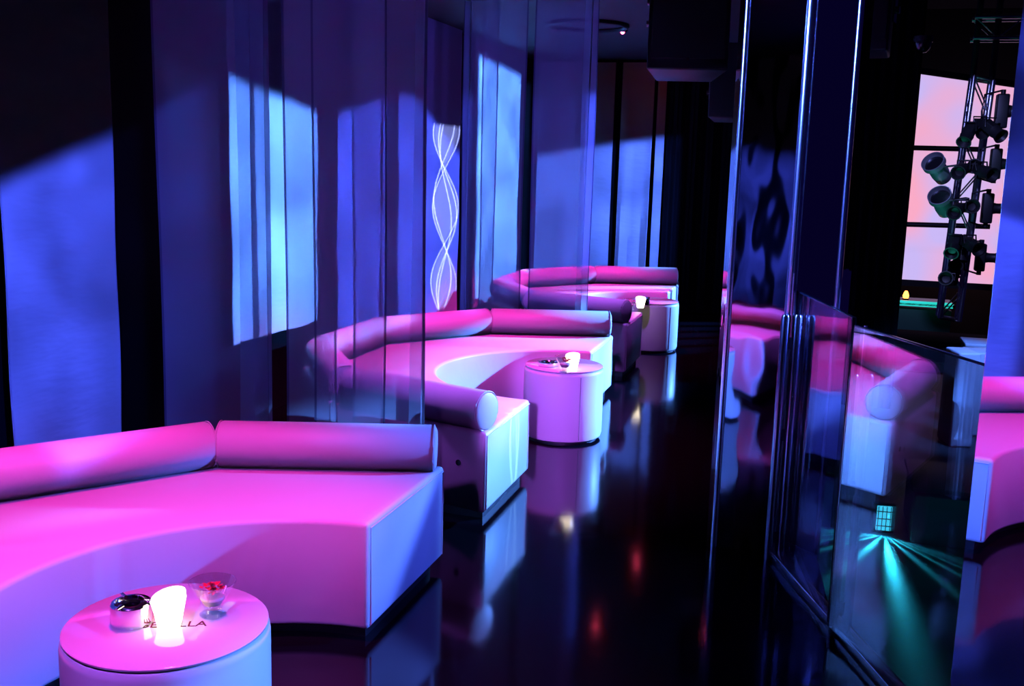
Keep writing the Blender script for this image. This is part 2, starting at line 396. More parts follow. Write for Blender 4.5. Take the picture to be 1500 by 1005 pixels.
# ------------------------------------------------------------------ sheer curtains between the booths
def sheer(path, label, hem_edges=(0, 1), z0=.06, folds=None):
    """path: list of (x, y) in plan; folds: index ranges of path that are gathered"""
    path = [Vector((x, y, 0)) for x, y in path]
    org = path[0].copy()
    root = thing('sheer_curtain', label, 'curtain', org, 0, 'sheer curtains between the booths')
    nv = 30; z1 = CEIL_Z-.004
    def P(i, j):
        t = j/nv
        return path[i]-org+Vector((.004*math.sin(t*6+i*.7), .010*math.sin(t*4+i*.35)*(1-t), z0+(z1-z0)*t))
    N = len(path)
    fset = set()
    for a, b_ in (folds or []): fset |= set(range(a, b_))
    for nm, m, idx in (('sheet', SHEER, [i for i in range(N-1) if i not in fset]), ('gathered_fold', SHEER_FOLD, sorted(fset))):
        if not idx: continue
        bm = new(); V = {}
        def gv(i, j):
            if (i, j) not in V: V[(i, j)] = bm.verts.new(P(i, j))
            return V[(i, j)]
        for i in idx:
            for j in range(nv): bm.faces.new((gv(i, j), gv(i+1, j), gv(i+1, j+1), gv(i, j+1)))
        obj(nm, bm, m, root)
    for e in hem_edges:
        i = 0 if e == 0 else N-1
        d = (path[1]-path[0]).normalized() if e == 0 else (path[N-2]-path[N-1]).normalized()
        bm = new()
        rows = [[bm.verts.new(P(i, j)+d*w+Vector((0, -.0025, 0))) for j in range(nv+1)] for w in (0, .011)]
        for j in range(nv): bm.faces.new((rows[0][j], rows[1][j], rows[1][j+1], rows[0][j+1]))
        obj('hem', bm, SHEER_HEM, root)
    return root
def run(x0, x1, y, amp, n, freq=9.0, ph=0.0): return [(x0+(x1-x0)*i/n, y+amp*math.sin(freq*(x1-x0)*i/n*2+ph)) for i in range(n+1)]
def pleat(x, y, seq): 
    out = []
    for dx, dy in seq: x += dx; y += dy; out.append((x, y))
    return out
A = run(-2.88, -2.475, 4.10, .006, 16)
Af = pleat(-2.475, 4.10, [(.006, .03), (.010, .06), (.012, .03), (.010, -.02), (.012, -.06), (.012, -.02), (.008, .04), (.010, .06), (.012, .01), (.012, -.04), (.008, -.03)])
sheer(A+Af, 'dark violet sheer curtain behind the nearest sofa, gathered at its right edge', (0, 1), .06, [(16, 27)])
sheer(run(-2.262, -2.0, 4.13, .006, 12, 9, 1), 'sheer curtain strip just right of the bare bright cloth panel', (0, 1), .06)
sheer(run(-2.105, -1.775, 4.09, .008, 16, 8, 2)+pleat(-1.775, 4.09, [(.006, .02)]), 'middle sheer strip hanging before the middle sofa back', (0, 1), .06)
Bl = run(-1.94, -1.66, 4.14, .006, 14, 9, .5)
Bf = pleat(-1.66, 4.14, [(.012, .045), (.012, .035), (.008, -.03), (.010, -.05), (.014, .01)])
sheer(Bl+Bf, 'sheer strip nearest the aisle before the middle sofa, with a bright folded edge', (0, 1), .06, [(14, 19)])
Cl = pleat(-2.66, 7.62, [(0, 0), (.012, .05), (.012, .03), (.012, -.05), (.016, -.03)])+run(-2.60, -2.17, 7.62, .008, 16, 9, 1)
sheer(Cl, 'sheer curtain between middle and far sofas, left of the black gap', (0, 1), .06, [(0, 4)])
sheer(run(-2.52, -2.40, 7.66, .004, 6), 'narrow second layer of sheer behind the curtain left of the black gap', (0, 1), .06)
Dl = run(-2.11, -1.74, 7.62, .006, 18, 8, 0)
Df = pleat(-1.74, 7.62, [(.010, .05), (.016, .04), (.016, -.04), (.012, -.06), (.020, .03), (.016, .04)])
sheer(Dl+Df, 'sheer curtain between middle and far sofas, nearest the aisle', (0, 1), .06, [(18, 24)])

# ------------------------------------------------------------------ mirrored column
col = thing('mirror_column', 'polished steel column reflecting pink and blue at the aisle edge', 'column', (-.15, 4.65, 0))
pts = [(-.41, 4.79), (-.352, 4.486), (-.10, 4.443), (.085, 4.53), (.14, 4.80), (-.12, 5.0)]
def cl(p): return (p[0]+.15, p[1]-4.65)
bm = new(); prism(bm, [cl(p) for p in pts], 0, CEIL_Z); obj('steel_cladding', bm, COLUMN, col, False)
for p in pts[1:4]:
    bm = new(); q = cl(p)
    rb_ = .022 if p == pts[2] else .013
    lathe(bm, [(0, 0.0), (rb_, 0.0), (rb_, CEIL_Z), (0, CEIL_Z)], 16, Matrix.Translation((q[0], q[1], 0))); obj('corner_bead', bm, COLUMN_EDGE, col)

# ------------------------------------------------------------------ glass balustrade and mirror panel
G0 = Vector((-.101, 4.445, 0)); GD = Vector((.360, -.933, 0)).normalized(); GN = Vector((-GD.y, GD.x, 0))   # GN points to the dance floor
ang = math.atan2(GD.y, GD.x)
bal = thing('glass_balustrade', 'tall frameless glass balustrade with chrome clamp posts beside the dance floor', 'balustrade', G0, ang)
def gbox(s0, s1, z0, z1, th, off=0, w=.002):
    return sbox(((s0+s1)/2, off, (z0+z1)/2), (s1-s0, th, z1-z0), w)
for s0, s1, h_, turn in ((.02, .735, 1.15, -5.5), (.775, 1.50, 1.13, 7.0)):
    gp = obj('glass_panel', sbox((0, 0, 0), (s1-s0, .012, h_-.04), .001), GLASS, bal, False, ((s0+s1)/2, 0, (h_+.04)/2))
    gp.rotation_euler = (0, 0, math.radians(turn))
    for nm, c_, z_ in (('edge', (0, 0, (h_-.04)/2+.002), (s1-s0, .013, .006)), ('edge', (-(s1-s0)/2-.002, 0, 0), (.005, .013, h_-.04)), ('edge', ((s1-s0)/2+.002, 0, 0), (.005, .013, h_-.04))):
        obj(nm, sbox(c_, z_, .001), GLASS_EDGE, gp)
obj('base_rail', gbox(.0, 1.52, .0, .045, .05, 0, .004), STEEL, bal)
for s, hh in ((.03, 1.06), (.755, .96)):
    bm = new()
    for off in (-.026, .026):
        lathe(bm, [(0, 0), (.017, 0), (.017, hh-.012), (.012, hh), (0, hh)], 20, Matrix.Translation((s, off, 0)))
    box(bm, (s, 0, .10), (.012, .05, .05)); box(bm, (s, 0, hh-.12), (.012, .05, .05)); box(bm, (s, 0, .55), (.012, .05, .05))
    post = obj('clamp_post', bm, STEEL, bal)
    bm = new(); lathe(bm, [(0, hh-.12), (.006, hh-.12), (.006, hh+.17), (0, hh+.17)], 12, Matrix.Translation((s, 0, 0))); obj('rod', bm, CHROME, post)
mp = thing('mirror_panel', 'tall mirror panel at the right frame edge reflecting the nearest sofa', 'mirror', G0+GD*1.54, math.radians(-90+38))
obj('mirror_glass', sbox((.75, 0, 1.41), (1.5, .02, 2.82), .002), MIRROR, mp, False)
obj('backing', sbox((.75, .04, 1.41), (1.5, .05, 2.82), .004), BODY, mp, False)

# ------------------------------------------------------------------ ceiling things
def ceiling_lamp(p, lens, label):
    t = thing('ceiling_lamp', label, 'lamp', p, 0, 'small ceiling lamps')
    bm = new(); lathe(bm, [(.018, 0), (.045, 0), (.045, -.012), (.036, -.020), (.018, -.016), (.018, 0)], 28); obj('bezel', bm, BODY, t)
    bm = new(); lathe(bm, [(0, -.004), (.018, -.004), (.017, -.022), (.010, -.032), (0, -.036)], 20); obj('lens', bm, lens, t)
ceiling_lamp((-1.815, 9.44, CEIL_Z), RED_LENS, 'small red ceiling lamp glowing above the farthest booth')
ceiling_lamp((-1.73, 11.23, CEIL_Z), RED_LENS, 'red ceiling lamp near the end curtain, mirrored in the black floor')
ceiling_lamp((-.75, -.7, CEIL_Z), AMBER_LENS, 'amber ceiling lamp over the aisle, mirrored in the steel column')
bm = new(); tube(bm, [(-2.05+.34*math.cos(t*PI/24), 9.05+.34*math.sin(t*PI/24), CEIL_Z-.012) for t in range(48)], .022, 8, True)
tag(obj('ceiling_ring', bm, BODY), 'dark round ceiling ring above the red lamp', 'ceiling fitting')

def speaker(c, size, rz, tilt, label, bracket=True):
    w, dpt, h = size
    t = thing('hanging_speaker', label, 'speaker', c, rz, 'black speakers hung from the ceiling'); t.rotation_euler = (tilt, 0, rz)
    bm = new(); pr = [(-w/2, -dpt/2), (w/2, -dpt/2), (w*.36, dpt/2), (-w*.36, dpt/2)]
    prism(bm, pr, -h/2, h/2); soft(bm, .012, 30); obj('cabinet', bm, BODY, t)
    obj('grille', sbox((0, -dpt/2-.004, .02), (w*.9, .012, h*.88), .004), GRILLE, t)
    bm = new(); box(bm, (0, -dpt/2-.012, -h*.42), (.022, .006, .022)); obj('badge', bm, STEEL, t)
    if bracket:
        br = new()
        for s in (-1, 1):
            box(br, (s*(w*.5-.012), .02, .02), (.012, .07, h*.5))
            for k in (-1, 1): lathe(br, [(0, -.01), (.02, -.01), (.02, .012), (0, .012)], 14, Matrix.Translation((s*(w/2+.002), .02, k*.07)) @ Matrix.Rotation(PI/2, 4, 'Y'))
        box(br, (0, .02, h/2+.02), (w, .06, .02))
        obj('bracket', br, STEEL, t)
    return t
speaker(at(1003, 20, 7.0)+Vector((0, .18, .03)), (.52, .42, .82), math.radians(10), math.radians(-6), 'large black speaker hanging above the aisle, left of the steel column')
speaker(at(1075, 140, 8.3)+Vector((0, .16, .1)), (.42, .34, .56), math.radians(8), math.radians(-4), 'smaller black speaker behind the large one, half hidden by the column')
speaker(at(1278, 20, 6.2)+Vector((0, .1, .1)), (.26, .26, .62), math.radians(-14), math.radians(-4), 'narrow black speaker at the top right of the steel column')

# ------------------------------------------------------------------ beyond the balustrade: dance hall
YD = 10.0
l, rr_ = at(1225, 250, YD), at(1336, 250, YD)
bm = new(); n = 40
prism(bm, [(l.x+(rr_.x-l.x)*i/n, YD+.015*math.sin(i*1.1)) for i in range(n+1)]+[(rr_.x, YD+.22), (l.x, YD+.22)], LOW, 3.6)
tag(obj('stage_drape', bm, DRAPE), 'tall black drape standing right of the steel column', 'drape')
# dome camera on the drape edge
q = at(1352, 62, YD-.12)
dm = thing('dome_camera', 'small dark dome camera at the top of the black drape', 'camera', q)
bm = new(); lathe(bm, [(0, -.09), (.035, -.082), (.06, -.055), (.072, -.01), (.072, 0), (0, 0)], 24); obj('dome', bm, mat('dome_glass', (.03, .03, .05), .1), dm)
bm = new(); lathe(bm, [(0, 0), (.08, 0), (.08, .05), (0, .05)], 24); obj('mount', bm, BODY, dm)
# projection screen
YS = 22.0
a_, b_, c_ = at(1318, 100, YS), at(1505, 130, YS), at(1322, 409, YS)
scr = bpy.data.materials.new('projected_light'); scr.use_nodes = True; nt = scr.node_tree; p = nt.nodes['Principled BSDF']
p.inputs['Base Color'].default_value = (.2, .2, .2, 1)
tc = nt.nodes.new('ShaderNodeTexCoord'); nz = nt.nodes.new('ShaderNodeTexNoise'); nz.inputs['Scale'].default_value = .75; nz.inputs['Detail'].default_value = 1
rp = nt.nodes.new('ShaderNodeValToRGB'); rp.color_ramp.elements[0].position = .38; rp.color_ramp.elements[0].color = (.62, .50, .95, 1)
rp.color_ramp.elements[1].position = .62; rp.color_ramp.elements[1].color = (1.0, .42, .58, 1)
nt.links.new(tc.outputs['Object'], nz.inputs['Vector']); nt.links.new(nz.outputs['Fac'], rp.inputs[0]); nt.links.new(rp.outputs[0], p.inputs['Emission Color'])
p.inputs['Emission Strength'].default_value = .95
sroot = thing('projection_screen', 'large glowing pink and white screen behind the lighting truss', 'screen', (0, 0, 0))
W = b_.x+1.2-a_.x; cx = a_.x+W/2; zt, zb = a_.z-.05, c_.z
bm = new(); dz_ = (zt-at(1480, 128, YS).z)/(at(1480, 128, YS).x-a_.x)*W
vs = box(bm, (cx, YS, (zt+zb)/2), (W, .03, zt-zb))
for v in vs:
    if v.co.z > (zt+zb)/2 and v.co.x > cx: v.co.z -= dz_
obj('screen_surface', bm, scr, sroot, False)
bm = new(); vs = box(bm, (cx, YS-.01, zt+.06), (W+.1, .12, .12))
for v in vs:
    if v.co.x > cx: v.co.z -= dz_
obj('frame', bm, BODY, sroot, False)
bm = new(); box(bm, (cx, YS-.01, zb-.06), (W+.1, .12, .12)); obj('frame', bm, BODY, sroot, False)
for py, lab in ((217, 'upper dark pipe crossing in front of the pink screen'), (330, 'lower dark pipe crossing in front of the pink screen')):
    e0, e1 = at(1318, py-1, YS-2), at(1440 if py == 217 else 1450, py+2, YS-2)
    bm = new(); tube(bm, [e0-Vector((.6, 0, 0)), e1], .045, 12); tag(obj('lighting_pipe', bm, BODY), lab, 'pipe', 'dark pipes before the screen')
# vertical truss
YT = 15.0
tl0, tl1, tr0, tr1 = at(1427, 112, YT), at(1377, 466, YT), at(1455, 118, YT), at(1405, 471, YT)
truss = thing('vertical_truss', 'vertical aluminium truss carrying stage lights before the pink screen', 'truss', (0, 0, 0))
dp = Vector((0, .28, 0)); chords = []
for e0, e1 in ((tl0, tl1), (tr0, tr1)):
    for o in (Vector(), dp):
        bm = new(); tube(bm, [e0+o, e1+o], .032, 12); obj('chord', bm, ALU, truss); chords.append((e0+o, e1+o))
def lerp(p, t): return p[0]+(p[1]-p[0])*t
NB = 8
for k in range(NB):
    t0, t1_ = k/NB, (k+1)/NB
    for i, j in ((0, 2), (1, 3), (0, 1), (2, 3)):
        s, e = (t0, t1_) if k % 2 == 0 else (t1_, t0)
        bm = new(); tube(bm, [lerp(chords[i], s), lerp(chords[j], e)], .011, 6); obj('brace', bm, ALU, truss)
for t in (0, 1):
    for i, j in ((0, 2), (0, 1), (2, 3), (1, 3)):
        bm = new(); tube(bm, [lerp(chords[i], t), lerp(chords[j], t)], .018, 8); obj('end_bar', bm, ALU, truss)
bm = new()
for e0 in (tl0, tr0): tube(bm, [e0+dp*.5, e0+dp*.5+Vector((.02, 0, 2.5))], .04, 8)
obj('hoist_strap', bm, LAMPBODY, truss)
# overhead truss end at the top right
h0, h1 = at(1427, 40, YT), at(1512, 30, YT)
ot = thing('overhead_truss', 'horizontal truss end high at the top right', 'truss', (0, 0, 0))
hc = []
for dz in (.13, -.13):
    for dy in (0, .28):
        s, e = h0+Vector((0, dy, dz)), h1+Vector((.5, dy, dz)); e.z = s.z
        bm = new(); tube(bm, [s, e], .03, 10); obj('chord', bm, ALU, ot); hc.append((s, e))
for k in range(4):
    for i, j in ((0, 2), (1, 3)):
        s, e = (k/4, (k+1)/4) if k % 2 == 0 else ((k+1)/4, k/4)
        bm = new(); tube(bm, [lerp(hc[i], s), lerp(hc[j], e)], .011, 6); obj('brace', bm, ALU, ot)
# stage lights
def par_can(p, aim, label):
    t = thing('par_can', label, 'stage light', p, 0, 'chrome par cans left of the truss')
    F = frame_to(aim).to_4x4()
    bm = new(); lathe(bm, [(0, -.26), (.06, -.26), (.10, -.22), (.115, -.10), (.115, .06), (.15, .09), (.15, .16), (.138, .16), (.138, .10), (.10, .05), (0, .03)], 28, F); obj('can', bm, CAN_CHROME, t)
    bm = new(); lathe(bm, [(0, .07), (.10, .07), (.12, .10), (0, .10)], 20, F); obj('lens', bm, ASH_DARK, t)
    bm = new(); tube(bm, [(-.0, -.14, 0), (.05, -.16, .02), (.30, -.16, .06), (.30, .14, .06), (.05, .14, .02), (0, .12, 0)], .013, 6); obj('yoke', bm, LAMPBODY, t)
par_can(at(1373, 247, YT-.2), (-.5, -.7, .6), 'chrome par can, upper of the two left of the truss')
par_can(at(1380, 296, YT-.2), (-.35, -.75, .6), 'chrome par can, lower of the two left of the truss')
def side_light(p, s, label):                # black lantern facing right on a yoke
    t = thing('stage_lantern', label, 'stage light', p, 0, 'black lanterns right of the truss')
    obj('body', sbox((0, 0, 0), (.17*s, .22*s, .50*s), .02), LAMPBODY, t)
    bm = new(); lathe(bm, [(0, .05), (.10*s, .05), (.085*s, .14*s), (.085*s, .24*s), (.12*s, .30*s), (.12*s, .36*s), (0, .36*s)], 18, Matrix.Rotation(PI/2, 4, 'Y')); obj('snout', bm, LAMPBODY, t)
    bm = new(); tube(bm, [(0, 0, .27*s), (-.02, 0, .30*s), (-.25*s, 0, .24*s), (-.27*s, 0, 0), (-.25*s, 0, -.24*s), (-.02, 0, -.30*s), (0, 0, -.27*s)], .014, 6); obj('yoke', bm, LAMPBODY, t)
    for k in (-1, 1):
        bm = new(); lathe(bm, [(0, -.03), (.03, -.03), (.03, .03), (0, .03)], 10, Matrix.Translation((0, 0, k*.28*s))); obj('knob', bm, LAMPBODY, t)
side_light(at(1467, 163, YT-.1), .86, 'topmost black lantern on the right side of the truss')
side_light(at(1458, 240, YT-.1), .78, 'second black lantern from the top right of the truss')
side_light(at(1446, 305, YT-.1), .78, 'third black lantern from the top right of the truss')
side_light(at(1436, 377, YT-.1), .72, 'lowest black lantern on the right side of the truss')
def small_light(p, aim, label):

    t = thing('truss_spotlight', label, 'stage light', p, 0, 'small black spotlights within the truss')
    F = frame_to(aim)
    bm = new(); box(bm, (0, 0, 0), (.13, .12, .22), F); soft(bm, .015); obj('body', bm, LAMPBODY, t)
    bm = new(); lathe(bm, [(0, .10), (.085, .10), (.075, .17), (.095, .24), (.08, .24), (.05, .17), (0, .16)], 16, F.to_4x4()); obj('snout', bm, LAMPBODY, t)
    bm = new(); tube(bm, [F @ Vector((-.08, 0, 0)), F @ Vector((-.08, .10, -.05)), F @ Vector((.08, .10, -.05)), F @ Vector((.08, 0, 0))], .012, 6); obj('yoke', bm, LAMPBODY, t)
for (px, py, aim, lab) in (
    (1420, 192, (-.3, -.7, -.6), 'small black spotlight at the upper left of the truss'),
    (1435, 184, (.1, -.9, -.4), 'small black spotlight at the upper middle of the truss'),
    (1450, 186, (.5, -.7, -.5), 'small black spotlight at the upper right of the truss'),
    (1410, 248, (-.3, -.9, -.2), 'small black spotlight left in the truss, level with the upper par can'),
    (1424, 246, (0, -1, .1), 'small black spotlight in the truss centre, level with the upper par can'),
    (1438, 250, (.4, -.8, -.2), 'small black spotlight right in the truss, level with the upper par can'),
    (1404, 306, (-.3, -.9, -.2), 'small black spotlight left in the truss, level with the lower par can'),
    (1418, 304, (.1, -.9, .1), 'small black spotlight in the truss centre, level with the lower par can'),
    (1398, 356, (-.2, -.8, -.5), 'small black spotlight left in the truss, below the lower pipe'),
    (1408, 357, (0, -.3, -.95), 'small black spotlight pointing down in the truss, below the lower pipe'),
    (1421, 357, (.3, -.8, -.2), 'small black spotlight right in the truss, below the lower pipe'),
    (1388, 411, (-.2, -.9, .2), 'lowest left small black spotlight in the truss'),
    (1396, 406, (0, -.7, .7), 'lowest small black spotlight in the truss centre')):
    small_light(at(px, py, YT-(.16 if px in (1435, 1424, 1418, 1408, 1396) else .45)), aim, lab)
# bar counter with glowing edge
YB = 18.0
e0, e1 = at(1300, 440, YB), at(1396, 445, YB)
bar = thing('bar_counter', 'dark bar counter with glowing turquoise edge below the screen', 'bar', ((e0.x+e1.x)/2, YB, PIT))
wb = e1.x-e0.x; hb = e0.z-PIT
obj('front', sbox((0, .35, hb/2-.06), (wb, .6, hb-.12), .01), mat('bar_front', (.03, .12, .08), .5), bar)
obj('top', sbox((0, .3, hb-.03), (wb+.05, .75, .05), .01), BODY, bar)
obj('light_strip', sbox((0, -.06, hb-.02), (wb, .03, .085), .008), GREEN_STRIP, bar)
q = at(1328, 422, YB+.3)
tl = thing('red_table_lamp', 'tiny red lamp standing on the far bar counter', 'lamp', (q.x, q.y, PIT+hb+.02))
bm = new(); lathe(bm, [(0, .0), (.04, .0), (.05, .04), (.035, .09), (.02, .12), (0, .125)], 16); obj('shade', bm, AMBER_LENS, tl)
bm = new(); lathe(bm, [(0, -.02), (.05, -.02), (.05, .0), (0, .0)], 16); obj('base', bm, BODY, tl)
bm = new(); box(bm, (3.0, 23.5, -1.15), (6, .6, 1.1)); tag(obj('back_counter', bm, mat('back_counter', (.012, .008, .006), .8, 0, .1), None, False), 'dark back counter along the hall wall under the screen', 'counter')
# dark tables and white cubes on the dance floor side
q = at(1375, 497, 10.8)
dt = thing('dark_table', 'long dark table top beyond the balustrade, below the truss', 'table', (q.x, 10.8, LOW))
ht = q.z-LOW
obj('table_top', sbox((0, 0, ht), (.95, .7, .05), .01), WALL, dt)
for sx in (-1, 1):
    for sy in (-1, 1): obj('leg', sbox((sx*.42, sy*.3, ht/2), (.05, .05, ht-.05), .005), BODY, dt)
bm = new(); obj('apron', sbox((0, -.3, ht-.1), (.84, .03, .15), .005), LAMPBODY, dt)
q = at(1431, 502, 10.0)
wt = thing('white_table', 'small table with pale lit top at the right, beside the mirror panel', 'table', (q.x+.05, 10.0, LOW))
hw = q.z-LOW
obj('table_top', sbox((0, 0, hw), (.34, .4, .03), .008), WHITE_PVC, wt); obj('apron', sbox((0, -.02, hw-.08), (.32, .36, .12), .005), BODY, wt)
bm = new(); lathe(bm, [(0, 0), (.12, 0), (.12, .02), (.03, .03), (.03, hw-.1), (0, hw-.1)], 18); obj('pedestal', bm, BODY, wt)
for px, lab in ((1411, 'white cube seat, left of two under the dark table'), (1438, 'white cube seat, right of two under the pale table')):
    q = at(px, 512, 8.9 if px == 1411 else 9.35)
    t = thing('cube_seat', lab, 'seat', (q.x, q.y, LOW), .25, 'white cube seats beyond the glass')
    hq = q.z-LOW
    obj('body', sbox((0, 0, hq/2), (.17 if px == 1411 else .22, .3, hq-.01), .015), WHITE_PVC, t)
    obj('base', sbox((0, 0, .01), (.15, .27, .02), .004), BODY, t)
# low riser with the cyan floor lamp
q0, q1 = onto(1318, 798, LOW), onto(1425, 800, LOW)
rs = thing('low_riser', 'low grey riser beyond the glass, streaked with cyan light', 'riser', (.95, q0.y+.35, LOW))
obj('body', sbox((.0, .0, .16), (.62, .6, .32), .01), mat('riser_grey', (.12, .13, .14), .5), rs)
obj('top', sbox((.0, .0, .335), (.66, .64, .03), .008), BODY, rs)
lp = onto(1293, 782, LOW)
fl = thing('floor_lamp', 'small square cyan floor lamp throwing rays across the dance floor', 'lamp', lp, .1)
obj('housing', sbox((0, .05, .09), (.13, .07, .18), .006), BODY, fl)
obj('lens', sbox((0, .008, .095), (.085, .015, .15), .002), CYAN_LENS, fl)
bm = new()
for k in range(4): box(bm, (-.036+k*.024, -.004, .095), (.003, .012, .15))
for k in range(3): box(bm, (0, -.004, .05+k*.045), (.085, .012, .003))
obj('lattice', bm, BODY, fl, False)

# ------------------------------------------------------------------ light
w = bpy.data.worlds.new('world'); sc.world = w; w.use_nodes = True
w.node_tree.nodes['Background'].inputs[0].default_value = (.10, .035, 1.0, 1); w.node_tree.nodes['Background'].inputs[1].default_value = .022

BLUE = (.075, .17, 1.0); DEEP = (.055, .095, 1.0); PINK = (1.0, .016, .40); CYANBLUE = (.085, .26, 1.0); VIOLET = (.42, .10, 1.0)
def spot(name, loc, aim, power, col, size_deg=160, blend=.1, radius=.04, poly=None, softness=.02, gobo=None, gain=1.0):
    """profile spot; poly = corners (points of the place) of its shutter-cut beam"""
    l = bpy.data.lights.new(name, 'SPOT'); o = bpy.data.objects.new(name, l); C.objects.link(o)
    l.energy = power; l.color = col; l.spot_size = math.radians(size_deg); l.spot_blend = blend; l.shadow_soft_size = radius
    loc = Vector(loc); F = frame_to(loc-Vector(aim)); o.matrix_world = Matrix.Translation(loc) @ F.to_4x4()
    if not (poly or gobo): return o
    l.use_nodes = True; nt = l.node_tree; em = nt.nodes['Emission']
    tc = nt.nodes.new('ShaderNodeTexCoord'); sp = nt.nodes.new('ShaderNodeSeparateXYZ'); nt.links.new(tc.outputs['Normal'], sp.inputs[0])
    def op(kind, a, b_=None, c_=None, clamp=False):
        n = nt.nodes.new('ShaderNodeMath'); n.operation = kind; n.use_clamp = clamp
        for i, v in enumerate((a, b_, c_)):
            if v is None: continue
            if isinstance(v, (int, float)): n.inputs[i].default_value = v
            else: nt.links.new(v, n.inputs[i])
        return n.outputs[0]
    nz_ = op('MULTIPLY', sp.outputs[2], -1.0)
    U, V = op('DIVIDE', sp.outputs[0], nz_), op('DIVIDE', sp.outputs[1], nz_)
    res = None
    if poly:
        Fi = F.transposed(); uv = []
        for p in poly:
            q = Fi @ (Vector(p)-loc); uv.append((q.x/-q.z, q.y/-q.z))
        area = sum(uv[i][0]*uv[(i+1) % len(uv)][1]-uv[(i+1) % len(uv)][0]*uv[i][1] for i in range(len(uv)))
        if area < 0: uv.reverse()
        for i in range(len(uv)):
            (x0, y0), (x1, y1) = uv[i], uv[(i+1) % len(uv)]
            nx, ny = -(y1-y0), (x1-x0); L = math.hypot(nx, ny)
            if L < 1e-6: continue
            nx /= L; ny /= L
            d = op('ADD', op('MULTIPLY', U, nx), op('MULTIPLY_ADD', V, ny, -(nx*x0+ny*y0)))
            e = op('MULTIPLY_ADD', d, 1.0/softness, .5, True)
            res = e if res is None else op('MULTIPLY', res, e)
    if gobo: 
        g = gobo(U, V, op); res = g if res is None else op('MULTIPLY', res, g)
    nt.links.new(op('MULTIPLY', res, gain), em.inputs['Strength'])
    return o
def clouds(scale, lo, hi):                   # mottled beam like a haze or water effect wheel
    def f(U, V, op):
        nt = U.node.id_data
        cb = nt.nodes.new('ShaderNodeCombineXYZ'); nt.links.new(U, cb.inputs[0]); nt.links.new(V, cb.inputs[1])
        n = nt.nodes.new('ShaderNodeTexNoise'); n.inputs['Scale'].default_value = scale; n.inputs['Detail'].default_value = 2
        nt.links.new(cb.outputs[0], n.inputs['Vector'])
        return op('MULTIPLY_ADD', op('MULTIPLY_ADD', n.outputs['Fac'], 3.0, -1.0, True), hi-lo, lo)
    return f

def ribbon(k, freq, shift, width, fill):
    def f(U, V, op):
        res = None
        for amp, ph, off in ((.085, 0, 0), (.085, PI, 0), (.062, .35, .014), (.066, 2.85, -.012), (.040, .7, .005)):
            c = op('MULTIPLY', op('SINE', op('MULTIPLY_ADD', V, freq, ph+shift)), amp*k)
            d = op('ABSOLUTE', op('SUBTRACT', U, op('ADD', c, off*k)))
            e = op('POWER', op('SUBTRACT', 1.0, op('MULTIPLY', d, width), None, True), 2.0)
            res = e if res is None else op('ADD', res, e)
        env = op('MULTIPLY', op('ABSOLUTE', op('SINE', op('MULTIPLY_ADD', V, freq, shift))), .085*k)
        inside = op('MULTIPLY', op('SUBTRACT', env, op('ABSOLUTE', U)), 60.0, None, True)
        return op('ADD', res, op('MULTIPLY', inside, fill))
    return f
def stripes(freq, ph):  # dark bars in the beam stand in for balustrade post shadows
    def f(U, V, op):
        s_ = op('MULTIPLY_ADD', op('SINE', op('MULTIPLY_ADD', U, freq, ph)), 4.0, 2.2, True)
        return op('MULTIPLY_ADD', s_, .95, .05)
    return f
# low blue key spots across the aisle, one for each booth
for cy, pw, kc in zip(CENT, (1700, 12500, 13000), (DEEP, CYANBLUE, CYANBLUE)):
    src = (3.5, cy+3.05, 2.05) if cy < 3 else (3.3, cy+3.8, 2.05)
    zt = .72
    spot('booth_key_spot', src, (-1.6, cy, .35), pw, kc, 120, .1, .05,
         [(-1.39, cy-2.0, -.2), (-1.39, cy+1.9, -.2), (-1.39, cy+1.9, zt), (-1.39, cy-2.0, zt)], .015, clouds(7, .55, 1.25) if cy < 9 else stripes(95, .4))
spot('booth_key_spot', (3.5, CENT[0]+3.05, 2.05), (-1.6, CENT[0], .35), 4200, BLUE, 120, .1, .05,
     [(-1.39, .34, -.2), (-1.39, 2.98, -.2), (-1.39, 4.17, .72), (-1.39, .34, .72)], .012, clouds(7, .55, 1.25))  # extra beam, cut slantwise to stand in for the column's shadow edge
# pink down lights over each booth
for cy in CENT:
    spot('booth_pink_spot', (-1.75, cy+.15, 2.78), (-1.9, cy, .4), 270 if cy < 3 else 330, PINK, 70, .5, .10)
    spot('booth_violet_spot', (-1.3, cy-1.58, 2.7), (-1.95, cy+.2, .4), 270 if cy < 3 else 230, VIOLET, 80, .3, .08, [(-1.25, cy-1.75, .43), (-1.25, cy+1.7, .43), (-3.1, cy+1.7, .43), (-3.1, cy-1.75, .43)], .2)
# shutter-cut blue spots on the cloth panels
def wp(y, z): return (X0, y, z)
spot('cloth_spot', (-.2, 1.2, 2.5), wp(2.6, 1.2), 420, DEEP, 120, .1, .03, [wp(1.7, 2.5), wp(3.5, 2.5), wp(3.5, .2), wp(1.7, .2)], .05, clouds(6, .25, 1.2))
spot('cloth_spot', (-.3, 2.3, 2.45), wp(4.0, .9), 700, DEEP, 120, .1, .03, [wp(3.2, 1.36), wp(4.6, 1.78), wp(4.6, -.2), wp(3.2, -.2)], .02, clouds(8, .55, 1.2))
spot('cloth_spot', (1.6, 5.6, 2.2), wp(5.9, 1.3), 3900, CYANBLUE, 120, .1, .03, [wp(4.9, 2.42), wp(5.62, 2.37), wp(5.95, 2.28), wp(6.55, 1.92), wp(6.7, 1.9), wp(6.7, .3), wp(4.9, .3)], .012, clouds(8, .45, 1.25))
